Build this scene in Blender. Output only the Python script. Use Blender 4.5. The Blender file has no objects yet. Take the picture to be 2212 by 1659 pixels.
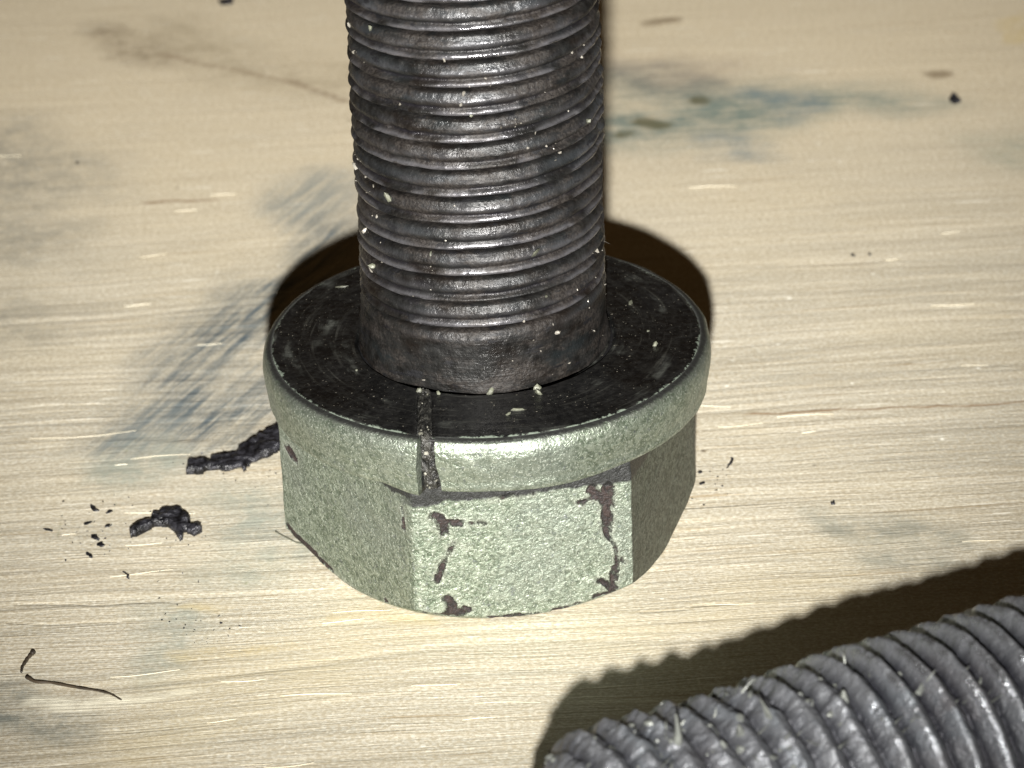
import bpy, math, random
import numpy as np
from mathutils import Matrix, Vector

# units: 1 Blender unit = 1 cm
sc = bpy.context.scene
C = sc.collection
random.seed(7)
rng = np.random.default_rng(11)

# ------------------------------------------------------------------ camera
FPX, DIST, PITCH, ROLL, TX, TZ = 6336.1, 14.7075, math.radians(27.808), math.radians(-2.118), 0.1215, 0.7942
cp, sp = math.cos(PITCH), math.sin(PITCH)
CAM = np.array([TX, -DIST*cp, TZ + DIST*sp])
FW = np.array([0, cp, -sp]); R0 = np.array([1., 0, 0]); U0 = np.array([0, sp, cp])
RT = math.cos(ROLL)*R0 + math.sin(ROLL)*U0
UP = -math.sin(ROLL)*R0 + math.cos(ROLL)*U0
cam = bpy.data.objects.new('camera', bpy.data.cameras.new('camera'))
C.objects.link(cam); sc.camera = cam
cam.matrix_world = Matrix(((RT[0], UP[0], -FW[0], CAM[0]), (RT[1], UP[1], -FW[1], CAM[1]),
                           (RT[2], UP[2], -FW[2], CAM[2]), (0, 0, 0, 1)))
cam.data.sensor_width = 36; cam.data.lens = FPX/2212*36
cam.data.clip_start = 0.1; cam.data.clip_end = 500
cam.data.dof.use_dof = True
cam.data.dof.focus_distance = 14.0
cam.data.dof.aperture_fstop = 1.2

def ray(px, py):
    d = FW + RT*(px - 1106)/FPX - UP*(py - 829.5)/FPX
    return d
def at(px, py, z=0.0):                       # point at height z seen at (px, py) of a 2212 px wide picture
    d = ray(px, py); t = (z - CAM[2])/d[2]
    return CAM + d*t
def on_face(px, py, phi, a):                 # point on the vertical plane of a hexagon side
    n = np.array([math.cos(phi), math.sin(phi), 0]); d = ray(px, py)
    t = (a - CAM@n)/(d@n)
    return CAM + d*t

# ------------------------------------------------------------------ light
w = bpy.data.worlds.new('World'); sc.world = w; w.use_nodes = True
bg = w.node_tree.nodes['Background']
bg.inputs[0].default_value = (1.0, 0.60, 0.26, 1); bg.inputs[1].default_value = 0.031
fl = bpy.data.lights.new('phone_flash', 'SPOT'); fl.shadow_soft_size = 0.14
fl.energy = 2600; fl.color = (1.0, 0.975, 0.93); fl.spot_size = math.radians(41.5); fl.spot_blend = 1.0
fl.use_nodes = True
_e = fl.node_tree.nodes['Emission']; _f = fl.node_tree.nodes.new('ShaderNodeLightFalloff')
_f.inputs['Strength'].default_value = 1.0; fl.node_tree.links.new(_f.outputs['Linear'], _e.inputs['Strength'])
flo = bpy.data.objects.new('phone_flash', fl); C.objects.link(flo)
FP = CAM - 1.22*UP - 0.10*RT
flo.location = FP
flo.rotation_euler = (math.radians(90-15.8), 0, 0)
sc.view_settings.view_transform = 'Standard'; sc.view_settings.look = 'None'
sc.view_settings.exposure = 0; sc.view_settings.gamma = 1
sc.cycles.max_bounces = 6

# ------------------------------------------------------------------ numpy noise
def _hash(ix, iy, iz, seed):
    h = (ix*374761393 + iy*668265263 + iz*2147483647 + seed*974634777) & 0xffffffff
    h = ((h ^ (h >> 13))*1274126177) & 0xffffffff
    h = h ^ (h >> 16)
    return (h & 0xffff)/32767.5 - 1.0
def vnoise(x, y, z, seed=0):
    x, y, z = np.broadcast_arrays(x, y, z)
    fx, fy, fz = np.floor(x), np.floor(y), np.floor(z)
    ix, iy, iz = fx.astype(np.int64), fy.astype(np.int64), fz.astype(np.int64)
    u, v, s = x-fx, y-fy, z-fz
    u, v, s = u*u*(3-2*u), v*v*(3-2*v), s*s*(3-2*s)
    r = 0
    for a in (0, 1):
        for b in (0, 1):
            for c in (0, 1):
                r = r + _hash(ix+a, iy+b, iz+c, seed)*(u if a else 1-u)*(v if b else 1-v)*(s if c else 1-s)
    return r
def fbm(x, y, z, seed=0, octv=4, gain=.5):
    r, a, f = 0, 1.0, 1.0
    for o in range(octv):
        r = r + a*vnoise(x*f, y*f, z*f, seed+o*17); a *= gain; f *= 2.03
    return r
def sstep(a, b, x):
    t = np.clip((x-a)/(b-a), 0, 1); return t*t*(3-2*t)

# ------------------------------------------------------------------ mesh helpers
def link(name, me, m, parent=None, smooth=True):
    if smooth: me.polygons.foreach_set('use_smooth', np.ones(len(me.polygons), bool))
    o = bpy.data.objects.new(name, me); C.objects.link(o)
    if m: me.materials.append(m)
    if parent: o.parent = parent
    return o
def mesh_np(name, V, F):
    me = bpy.data.meshes.new(name)
    V = np.asarray(V, np.float32).reshape(-1, 3); F = np.asarray(F, np.int32)
    k = F.shape[1]
    me.vertices.add(len(V)); me.vertices.foreach_set('co', V.ravel())
    me.loops.add(F.size); me.loops.foreach_set('vertex_index', F.ravel())
    me.polygons.add(len(F)); me.polygons.foreach_set('loop_start', np.arange(len(F), dtype=np.int32)*k)
    me.update(calc_edges=True); me.validate()
    return me
def grid_faces(n, m, wrap):                  # n rows, m columns; wrap joins last column to first
    i = np.arange(n-1)[:, None]; j = np.arange(m if wrap else m-1)[None, :]
    j2 = (j+1) % m
    a = i*m+j; b = i*m+j2; c = (i+1)*m+j2; d = (i+1)*m+j
    return np.stack([a, b, c, d], -1).reshape(-1, 4)
def grid_obj(name, X, Y, Z, m, parent=None, wrap=True, flip=False):
    F = grid_faces(X.shape[0], X.shape[1], wrap)
    if flip: F = F[:, ::-1]
    return link(name, mesh_np(name, np.stack([X, Y, Z], -1), F), m, parent)
class Bag:                                   # many small closed lumps joined into one mesh
    def __init__(s): s.V = []; s.F = []; s.n = 0
    def add(s, V, F):
        V = np.asarray(V, float); s.V.append(V); s.F += [[i+s.n for i in f] for f in F]; s.n += len(V)
    def build(s, name, m, parent=None, smooth=False):
        me = bpy.data.meshes.new(name); me.from_pydata(np.concatenate(s.V).tolist(), [], s.F); me.update()
        return link(name, me, m, parent, smooth)
t_ = (1+5**.5)/2
ICO_V = np.array([(-1,t_,0),(1,t_,0),(-1,-t_,0),(1,-t_,0),(0,-1,t_),(0,1,t_),(0,-1,-t_),(0,1,-t_),(t_,0,-1),(t_,0,1),(-t_,0,-1),(-t_,0,1)])/math.hypot(1, t_)
ICO_F = [(0,11,5),(0,5,1),(0,1,7),(0,7,10),(0,10,11),(1,5,9),(5,11,4),(11,10,2),(10,7,6),(7,1,8),(3,9,4),(3,4,2),(3,2,6),(3,6,8),(3,8,9),(4,9,5),(2,4,11),(6,2,10),(8,6,7),(9,8,1)]
def lump(p, s, n=None, jit=.35):             # irregular grain
    V = ICO_V*(1+rng.uniform(-jit, jit, (12, 1)))*np.asarray(s)*rng.uniform(.75, 1.25, 3)
    q = Matrix.Rotation(rng.uniform(0, 6.28), 3, Vector(rng.normal(size=3)).normalized())
    return V@np.array(q).T + np.asarray(p)
def empty(name, loc=(0, 0, 0)):
    o = bpy.data.objects.new(name, None); o.empty_display_size = .2; C.objects.link(o); o.location = loc; return o
def tag(o, label=None, cat=None, group=None, kind=None):
    if label: o['label'] = label
    if cat: o['category'] = cat
    if group: o['group'] = group
    if kind: o['kind'] = kind
    return o

def capsule_np(P, a, b, r):
    a = np.asarray(a, float); ba = np.asarray(b, float)-a; L2 = ba@ba
    pa = P-a
    if L2 > 1e-12:
        h = np.clip((pa@ba)/L2, 0, 1); pa = pa-h[..., None]*ba
    return np.sqrt((pa**2).sum(-1))-r
def dist_np(P, segs):
    d = np.full(P.shape[:-1], 9.)
    for a, b, r in segs: d = np.minimum(d, capsule_np(P, a, b, r))
    return d
def attr(o, name, v):
    a = o.data.attributes.new(name, 'FLOAT', 'POINT'); a.data.foreach_set('value', np.asarray(v, np.float32).ravel())

# ------------------------------------------------------------------ node helpers
class NT:
    def __init__(s, name):
        s.m = bpy.data.materials.new(name); s.m.use_nodes = True
        s.t = s.m.node_tree; s.N = s.t.nodes; s.L = s.t.links
        s.b = s.N['Principled BSDF']; s.pos = s.N.new('ShaderNodeTexCoord').outputs['Object']
    def put(s, inp, v):
        if isinstance(v, bpy.types.NodeSocket): s.L.new(v, inp)
        elif v is not None:
            if isinstance(v, (tuple, list)) and len(v) == 3 and inp.type == 'RGBA': v = (*v, 1)
            inp.default_value = v
    def math(s, op, a, b=None, c=None, clamp=False):
        n = s.N.new('ShaderNodeMath'); n.operation = op; n.use_clamp = clamp
        for i, v in enumerate((a, b, c)):
            if v is not None: s.put(n.inputs[i], v)
        return n.outputs[0]
    def vec(s, op, a, b=None, scale=None):
        n = s.N.new('ShaderNodeVectorMath'); n.operation = op
        s.put(n.inputs[0], a)
        if b is not None: s.put(n.inputs[1], b)
        if scale is not None: s.put(n.inputs['Scale'], scale)
        return n.outputs['Value'] if op in ('LENGTH', 'DOT_PRODUCT', 'DISTANCE') else n.outputs['Vector']
    def attr(s, name):
        n = s.N.new('ShaderNodeAttribute'); n.attribute_name = name; return n.outputs['Fac']
    def mapping(s, v, loc=(0, 0, 0), rot=(0, 0, 0), scale=(1, 1, 1)):
        n = s.N.new('ShaderNodeMapping'); s.put(n.inputs[0], v)
        n.inputs['Location'].default_value = loc; n.inputs['Rotation'].default_value = rot; n.inputs['Scale'].default_value = scale
        return n.outputs[0]
    def noise(s, v, scale, detail=3, rough=.55, dist=0, col=False):
        n = s.N.new('ShaderNodeTexNoise'); s.put(n.inputs['Vector'], v); n.inputs['Scale'].default_value = scale
        n.inputs['Detail'].default_value = detail; n.inputs['Roughness'].default_value = rough; n.inputs['Distortion'].default_value = dist
        return n.outputs['Color' if col else 'Fac']
    def voro(s, v, scale, feat='F1', out='Distance'):
        n = s.N.new('ShaderNodeTexVoronoi'); n.feature = feat; s.put(n.inputs['Vector'], v); n.inputs['Scale'].default_value = scale
        return n.outputs[out]
    def ramp(s, v, a, b, lo=0., hi=1.):
        n = s.N.new('ShaderNodeMapRange'); n.interpolation_type = 'SMOOTHSTEP'; s.put(n.inputs[0], v)
        n.inputs[1].default_value = a; n.inputs[2].default_value = b; n.inputs[3].default_value = lo; n.inputs[4].default_value = hi
        return n.outputs[0]
    def mix(s, f, a, b, mode='MIX'):
        n = s.N.new('ShaderNodeMix'); n.data_type = 'RGBA'; n.blend_type = mode
        s.put(n.inputs[0], f); s.put(n.inputs[6], a); s.put(n.inputs[7], b)
        return n.outputs[2]
    def mul(s, a, b): return s.math('MULTIPLY', a, b)
    def add(s, a, b): return s.math('ADD', a, b)
    def mx(s, a, b): return s.math('MAXIMUM', a, b)
    def capsule(s, p, a, b, r):              # signed distance to a rounded segment
        a = np.asarray(a, float); b = np.asarray(b, float); ba = b-a; L2 = float(ba@ba)
        pa = s.vec('SUBTRACT', p, tuple(a))
        if L2 > 1e-9:
            h = s.math('MULTIPLY', s.vec('DOT_PRODUCT', pa, tuple(ba)), 1/L2, clamp=True)
            pa = s.vec('SUBTRACT', pa, s.vec('SCALE', tuple(ba), scale=h))
        return s.math('SUBTRACT', s.vec('LENGTH', pa), r)
    def dmin(s, ds):
        r = ds[0]
        for d in ds[1:]: r = s.math('MINIMUM', r, d)
        return r
    def bump(s, h, dist, strength=1.0, prev=None):
        n = s.N.new('ShaderNodeBump'); s.put(n.inputs['Height'], h)
        n.inputs['Distance'].default_value = dist; n.inputs['Strength'].default_value = strength
        if prev is not None: s.put(n.inputs['Normal'], prev)
        return n.outputs[0]
    def out(s, color, rough=.5, metal=0., normal=None, spec=.5):
        s.put(s.b.inputs['Base Color'], color); s.put(s.b.inputs['Roughness'], rough); s.put(s.b.inputs['Metallic'], metal)
        s.put(s.b.inputs['Specular IOR Level'], spec)
        if normal is not None: s.put(s.b.inputs['Normal'], normal)
        return s.m
def G(px, py): return at(px, py, 0.0)

# ================================================================== WOOD
STAINS = [
    ([((1330, 285), (1560, 235), .12), ((1390, 175), (1500, 200), .12)], (.11, .165, .155), 1.0, 'sb', .5),
    ([((1560, 225), (1950, 215), .12)], (.17, .225, .20), .85, 'sb', .5),
    ([((1660, 215), (1700, 240), .03), ((1570, 290), (1560, 325), .03)], (.14, .20, .23), .75, 'sb', .25),
    ([((1390, 150), (1560, 170), .1)], (.30, .235, .19), .6, 'sb', .5),
    ([((2170, 330), (2212, 320), .1)], (.26, .30, .24), .6, 'sb', .4),
    ([((740, 490), (640, 600), .10), ((640, 600), (470, 760), .16), ((470, 760), (330, 900), .12), ((520, 860), (400, 900), .14)], (.07, .10, .12), 1.0, 'both', .50),
    ([((700, 400), (640, 450), .12), ((330, 900), (290, 930), .08)], (.19, .22, .22), .75, 'both', .3),
    ([((-40, 330), (60, 400), .3), ((-20, 480), (60, 520), .15), ((-40, 700), (30, 700), .12)], (.25, .24, .20), .75, 'blot', .6),
    ([((190, 60), (330, 115), .05)], (.22, .17, .11), .8, 'blot', .25),
    ([((350, 60), (500, 140), .12), ((520, 150), (700, 170), .12)], (.34, .285, .19), .65, 'blot', .5),
    ([((-20, 1570), (90, 1555), .06), ((-20, 1480), (20, 1470), .05)], (.16, .18, .165), .9, 'blot', .24),
    ([((440, 1310), (400, 1430), .05), ((500, 1060), (560, 1140), .06), ((250, 1010), (330, 980), .12), ((740, 1000), (560, 1180), .1)], (.29, .325, .28), .75, 'blot', .3),
    ([((1850, 1240), (1960, 1225), .04), ((1800, 1170), (2000, 1160), .04)], (.24, .25, .21), .75, 'blot', .2),
    ([((440, 1275), (540, 1265), .012), ((430, 1400), (580, 1395), .01), ((2185, 40), (2200, 90), .07), ((700, 1340), (860, 1345), .01)], (.60, .47, .22), .55, 'blot', .07),
    ([((75, 1488), (150, 1500), .035), ((150, 1503), (500, 1495), .02)], (.86, .82, .66), .9, 'blot', .06),
    ([((1380, 1345), (1700, 1300), .10), ((300, 1600), (900, 1330), .2)], (.60, .52, .33), .4, 'sb', .4)]
MARKS = [
    ([((1405, 46), (1455, 42), .03), ((2015, 160), (2040, 158), .04)], (.20, .145, .085), .7, .06),
    ([((1395, 262), (1425, 270), .05), ((1512, 213), (1518, 216), .03), ((1345, 290), (1352, 287), .02)], (.11, .105, .055), .85, .07),
    ([((1605, 897), (1800, 887), .004), ((1820, 884), (2230, 866), .002), ((300, 435), (480, 432), .008)], (.22, .125, .06), .85, .015),
    ([((250, 954), (300, 989), .003), ((245, 1069), (235, 1109), .003), ((135, 1109), (122, 1159), .003), ((520, 1262), (548, 1245), .004)], (.25, .26, .15), .6, .012),
    ([((640, 178), (745, 217), .012), ((340, 115), (640, 178), .004)], (.27, .20, .13), .7, .05)]
FISS = [((20, 1305), (400, 1300), .001), ((930, 1310), (1180, 1330), .001), ((1380, 1320), (1600, 1303), .001), ((0, 1345), (260, 1342), .001)]
def wood_mat():
    n = NT('pale_wood'); p = n.pos
    lowf = n.noise(n.mapping(p, scale=(.35, .7, .7)), 1.0, 2, .5)
    warp = n.mul(n.math('SUBTRACT', lowf, .5), .22)
    q = n.mapping(p, rot=(0, 0, math.radians(-2.4)))
    sx = n.N.new('ShaderNodeCombineXYZ'); n.put(sx.inputs[1], warp)
    q = n.vec('ADD', q, sx.outputs[0])
    g1 = n.noise(n.mapping(q, scale=(.30, 7, 1)), 1.0, 5, .6)
    g2 = n.noise(n.mapping(q, (3, 1, 0), scale=(.9, 26, 1)), 1.0, 4, .62)
    g3 = n.noise(n.mapping(q, (7, 2, 0), scale=(2.6, 80, 1)), 1.0, 3, .6)
    g4 = n.noise(n.mapping(q, (1, 9, 0), scale=(1.1, 46, 1)), 1.0, 3, .5)
    patch = n.noise(p, .8, 4, .6)
    patch2 = n.noise(n.mapping(p, (5, 5, 0), scale=(.6, 1.4, 1)), 1.1, 4, .6)
    col = n.mix(n.ramp(g1, .3, .7), (.56, .52, .42), (.65, .615, .515))
    col = n.mix(n.ramp(patch, .42, .68, 0, .6), col, (.64, .59, .46))
    col = n.mix(n.ramp(patch2, .46, .66, 0, .7), col, (.50, .48, .405))
    # far side painted yellower and paler, for the warm room light there
    sep = n.N.new('ShaderNodeSeparateXYZ'); n.put(sep.inputs[0], p)
    far = n.ramp(n.add(sep.outputs[1], n.mul(patch, 2.5)), 2.2, 8.0, 0, .75)
    col = n.mix(far, col, (.76, .65, .46))
    close = n.ramp(sep.outputs[1], 5.5, 1.5, .45, 1)
    # darker and paler fibres
    col = n.mix(n.mul(n.ramp(g2, .5, .72, 0, .45), close), col, (.38, .30, .18))
    col = n.mix(n.mul(n.ramp(g3, .52, .75, 0, .34), close), col, (.34, .27, .17))
    col = n.mix(n.mul(n.ramp(g3, .48, .28, 0, .40), close), col, (.76, .72, .60))
    mot0 = n.noise(n.mapping(q, (9, 1, 1), scale=(14, 40, 1)), 1.0, 2, .6)
    glint = n.mul(n.ramp(g4, .635, .69), n.ramp(n.noise(n.mapping(q, (2, 3, 1), scale=(1.3, 9, 1)), 1.0, 2, .5), .48, .60))
    col = n.mix(n.mul(glint, n.ramp(mot0, .4, .6, .25, .85)), col, (.92, .89, .78))  # bright glints on the fibres painted in as pale streaks
    # fine mottle of the cut fibres
    mot = n.noise(n.mapping(q, scale=(44, 52, 1)), 1.0, 2, .6)
    col = n.mix(n.ramp(mot, .35, .62, 0, .55), col, (.38, .31, .19))
    mot2 = n.noise(n.mapping(q, (4, 4, 4), scale=(45, 60, 1)), 1.0, 1, .5)
    col = n.mix(n.ramp(mot2, .52, .70, 0, .5), col, (.80, .75, .62))
    dots = n.voro(n.mapping(p, (3, 3, 3)), 5.5)
    col = n.mix(n.mul(n.ramp(dots, .085, .055), n.mul(close, n.ramp(patch2, .5, .6))), col, (.90, .88, .78))  # sparkle painted in as sparse white dots
    g5 = n.noise(n.mapping(q, (11, 4, 0), scale=(.7, 22, 1)), 1.0, 3, .5)
    col = n.mix(n.mul(n.ramp(g5, .66, .72, 0, .6), close), col, (.34, .25, .14))
    g6 = n.noise(n.mapping(q, (5, 14, 0), scale=(2.6, 38, 1)), 1.0, 2, .5)
    col = n.mix(n.ramp(g6, .68, .73, 0, .75), col, (.88, .85, .73))
    # ---- stains: where each one lies comes with the mesh as a distance, its ragged edge from noise
    strk = n.noise(n.mapping(q, (1, 5, 0), scale=(2.2, 26, 1)), 1.0, 5, .7)
    crs = n.noise(n.mapping(n.mapping(p, rot=(0, 0, math.radians(-64))), scale=(1.6, 15, 1)), 1.0, 5, .75)
    blot = n.noise(p, 5.0, 6, .75); fin = n.noise(p, 22, 3, .6)
    both = n.add(n.mul(crs, .85), n.mul(strk, .15)); sb = n.add(n.mul(strk, .55), n.mul(blot, .45))
    tex = {'sb': sb, 'both': both, 'blot': blot}
    for i, (segs, colour, amt, tx, soft) in enumerate(STAINS):
        m = n.ramp(n.attr('stain%d' % i), soft, -soft*.35)
        m = n.mul(m, n.ramp(tex[tx], .38, .62, .32, 1)); m = n.mul(m, amt)
        col = n.mix(m, col, colour)
    edge = n.mul(n.math('SUBTRACT', fin, .5), .05)
    for i, (segs, colour, amt, soft) in enumerate(MARKS):
        m = n.ramp(n.add(n.attr('mark%d' % i), edge if soft > .03 else 0.0), soft, -soft*.2)
        col = n.mix(n.mul(m, amt), col, colour)
    fissure = n.attr('fissure')
    spk = n.voro(p, 1.7)
    col = n.mix(n.mul(n.ramp(spk, .035, .018), .7), col, (.12, .085, .05))
    # relief
    h = n.add(n.add(n.mul(g1, .5), n.mul(g2, .45)), n.mul(g3, .35))
    h = n.add(h, n.mul(mot, .12)); h = n.add(h, n.mul(glint, .2)); h = n.add(h, n.mul(n.ramp(fissure, .02, 0), -.25))
    nrm = n.bump(n.mul(h, n.ramp(sep.outputs[1], 5.0, .8, .25, 1)), .011, 1.0)
    rough = n.math('SUBTRACT', n.ramp(g2, .3, .7, .62, .50), n.mul(glint, .18))
    return n.out(col, rough, 0, nrm, .4)
M_wood = wood_mat()

gx = np.concatenate([np.linspace(-24, -6, 10)[:-1], np.linspace(-6, 6, 180), np.linspace(6, 24, 10)[1:]])
gy = np.concatenate([np.linspace(-9, -3.6, 8)[:-1], np.linspace(-3.6, 3.2, 520), np.linspace(3.2, 9, 200)[1:], np.linspace(9, 24, 10)[1:]])
X, Y = np.meshgrid(gx, gy)
ca, sa = math.cos(math.radians(2.4)), math.sin(math.radians(2.4))
gu = X*ca + Y*sa; gv = -X*sa + Y*ca + .18*fbm(X*.4, Y*.6, 0*X, 91, 2)
rel = .0020*fbm(gu*.35, gv*6, 0*X, 5, 3) + .0017*fbm(gu*.9, gv*19, 0*X, 6, 3) + .003*fbm(X*.3, Y*.4, 0*X, 9, 2)
deep = sstep(.62, .8, vnoise(gu*.25, gv*9, 0*X, 31)); rel -= .003*deep; rel *= 1-.75*sstep(.8, 5, Y)
Z = rel - .006
board = grid_obj('wooden_board', X, Y, Z, M_wood, wrap=False)
PW = np.stack([X, Y, 0*X], -1)
W1 = PW + np.stack([.18*fbm(X*2.2, Y*2.2, 0*X, 201, 4), .18*fbm(X*1.6, Y*1.6, 0*X, 211, 4), 0*X], -1)
W2 = PW + np.stack([.02*fbm(X*5, Y*5, 0*X, 221, 3), .02*fbm(X*5, Y*5, 0*X, 231, 3), 0*X], -1)
gseg = lambda segs: [(G(*a), G(*b), r) for a, b, r in segs]
for i, st in enumerate(STAINS): attr(board, 'stain%d' % i, dist_np(W1, gseg(st[0])))
for i, mk in enumerate(MARKS): attr(board, 'mark%d' % i, dist_np(W2, gseg(mk[0])))
attr(board, 'fissure', dist_np(W2, gseg(FISS)))
# sides and underside of the board
def rim_pts():
    n, m = X.shape
    P = np.stack([X, Y, Z], -1)
    return np.concatenate([P[0, :], P[1:, -1], P[-1, -2::-1], P[-2:0:-1, 0]])
rp = rim_pts(); lo = rp.copy(); lo[:, 2] = -1.8; k = len(rp)
V = np.concatenate([rp, lo]); F = [(i, i+k, (i+1) % k+k, (i+1) % k) for i in range(k)] + [tuple(range(k, 2*k))[::1]]
me = bpy.data.meshes.new('board_edge'); me.from_pydata(V.tolist(), [], F); me.update()
be = link('board_edge', me, M_wood, board, False)
for i in range(len(STAINS)): attr(be, 'stain%d' % i, np.full(len(V), 9.))
for i in range(len(MARKS)): attr(be, 'mark%d' % i, np.full(len(V), 9.))
attr(be, 'fissure', np.full(len(V), 9.))
tag(board, 'pale pine board with fine horizontal grain and grey blue smudges, carrying the bolts', None, None, 'structure')

def simple(name, c, rough=.5, metal=0., spec=.5, nz=0, c2=None, nscale=20, bumpd=.01):
    n = NT(name); col = c
    f = n.noise(n.pos, nscale, 4, .6)
    if c2: col = n.mix(n.ramp(f, .35, .65), c, c2)
    nr = n.bump(f, bumpd) if nz else None
    return n.out(col, rough, metal, nr, spec)
M_fibre = simple('torn_fibre', (.66, .60, .45), .6, 0, .3, 0, (.78, .73, .58), 3)
bag = Bag()
for i in range(80):                         # torn fibres lying along the grain
    px, py = rng.uniform(-30, 2240), rng.uniform(330, 1680)
    if rng.random() > (py/1660)**.6: continue
    c = G(px, py); L = rng.uniform(.06, .34)*(1 if rng.random() < .85 else 2.0); wd = rng.uniform(.0006, .0015)
    a = math.radians(2.4)+rng.normal(0, .035); up = rng.uniform(0, .010)
    ns = 7; P = []
    for j in range(ns):
        s = j/(ns-1); ww = wd*math.sin(math.pi*(.12+.76*s))
        x, y = (s-.5)*L, .012*math.sin(3*s+i)*L*4
        cx = c[0]+x*math.cos(a)-y*math.sin(a); cy = c[1]+x*math.sin(a)+y*math.cos(a)
        z0 = -.001 + up*s*s
        P += [(cx, cy-ww, z0), (cx, cy, z0+ww*1.1+.0015), (cx, cy+ww, z0)]
    F = []
    for j in range(ns-1):
        b = 3*j; F += [(b, b+3, b+4, b+1), (b+1, b+4, b+5, b+2), (b, b+2, b+5, b+3)]
    bag.add(P, F)
tag(bag.build('torn_fibres', M_fibre, board), None, None, None, 'stuff')

# ================================================================== UPRIGHT FLANGE BOLT
TH0 = math.radians(-110.75); HR = 1.065; AP = HR*math.cos(math.pi/6); ZF = 1.078; ZB = .80
NOTCH = math.radians(-105.4)
PHI_F = TH0+math.pi/6; PHI_L = PHI_F-math.pi/3; PHI_R = PHI_F+math.pi/3

CHIP_F = [((945, 1120), (962, 1148), .026), ((955, 1135), (1000, 1132), .018), ((1000, 1130), (1042, 1126), .004), ((938, 1112), (950, 1118), .02),
                    ((985, 1180), (962, 1215), .012), ((962, 1215), (948, 1248), .016), ((990, 1182), (1012, 1186), .004),
                    ((960, 1295), (975, 1325), .030), ((945, 1335), (990, 1325), .028), ((1000, 1312), (1010, 1318), .01),
                    ((1285, 1055), (1318, 1090), .024), ((1318, 1052), (1315, 1110), .026), ((1255, 1085), (1285, 1075), .008), ((1316, 1110), (1312, 1160), .020),
                    ((1312, 1160), (1328, 1190), .011), ((1328, 1190), (1334, 1225), .010), ((1345, 1203), (1350, 1207), .010),
                    ((1330, 1225), (1322, 1275), .019), ((1295, 1262), (1320, 1272), .015),
                    ((1050, 1338), (1190, 1326), .008), ((1190, 1322), (1260, 1308), .012), ((1280, 1295), (1320, 1283), .012), ((1060, 1075), (1150, 1068), .004), ((905, 1300), (915, 1330), .008)]
CHIP_L = [((625, 972), (640, 995), .020), ((620, 1140), (650, 1165), .022), ((648, 1165), (680, 1200), .036), ((680, 1200), (720, 1235), .014), ((690, 1215), (790, 1290), .006),
                    ((838, 1295), (848, 1320), .018), ((866, 1100), (870, 1140), .008), ((800, 1290), (845, 1322), .006)]
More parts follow.
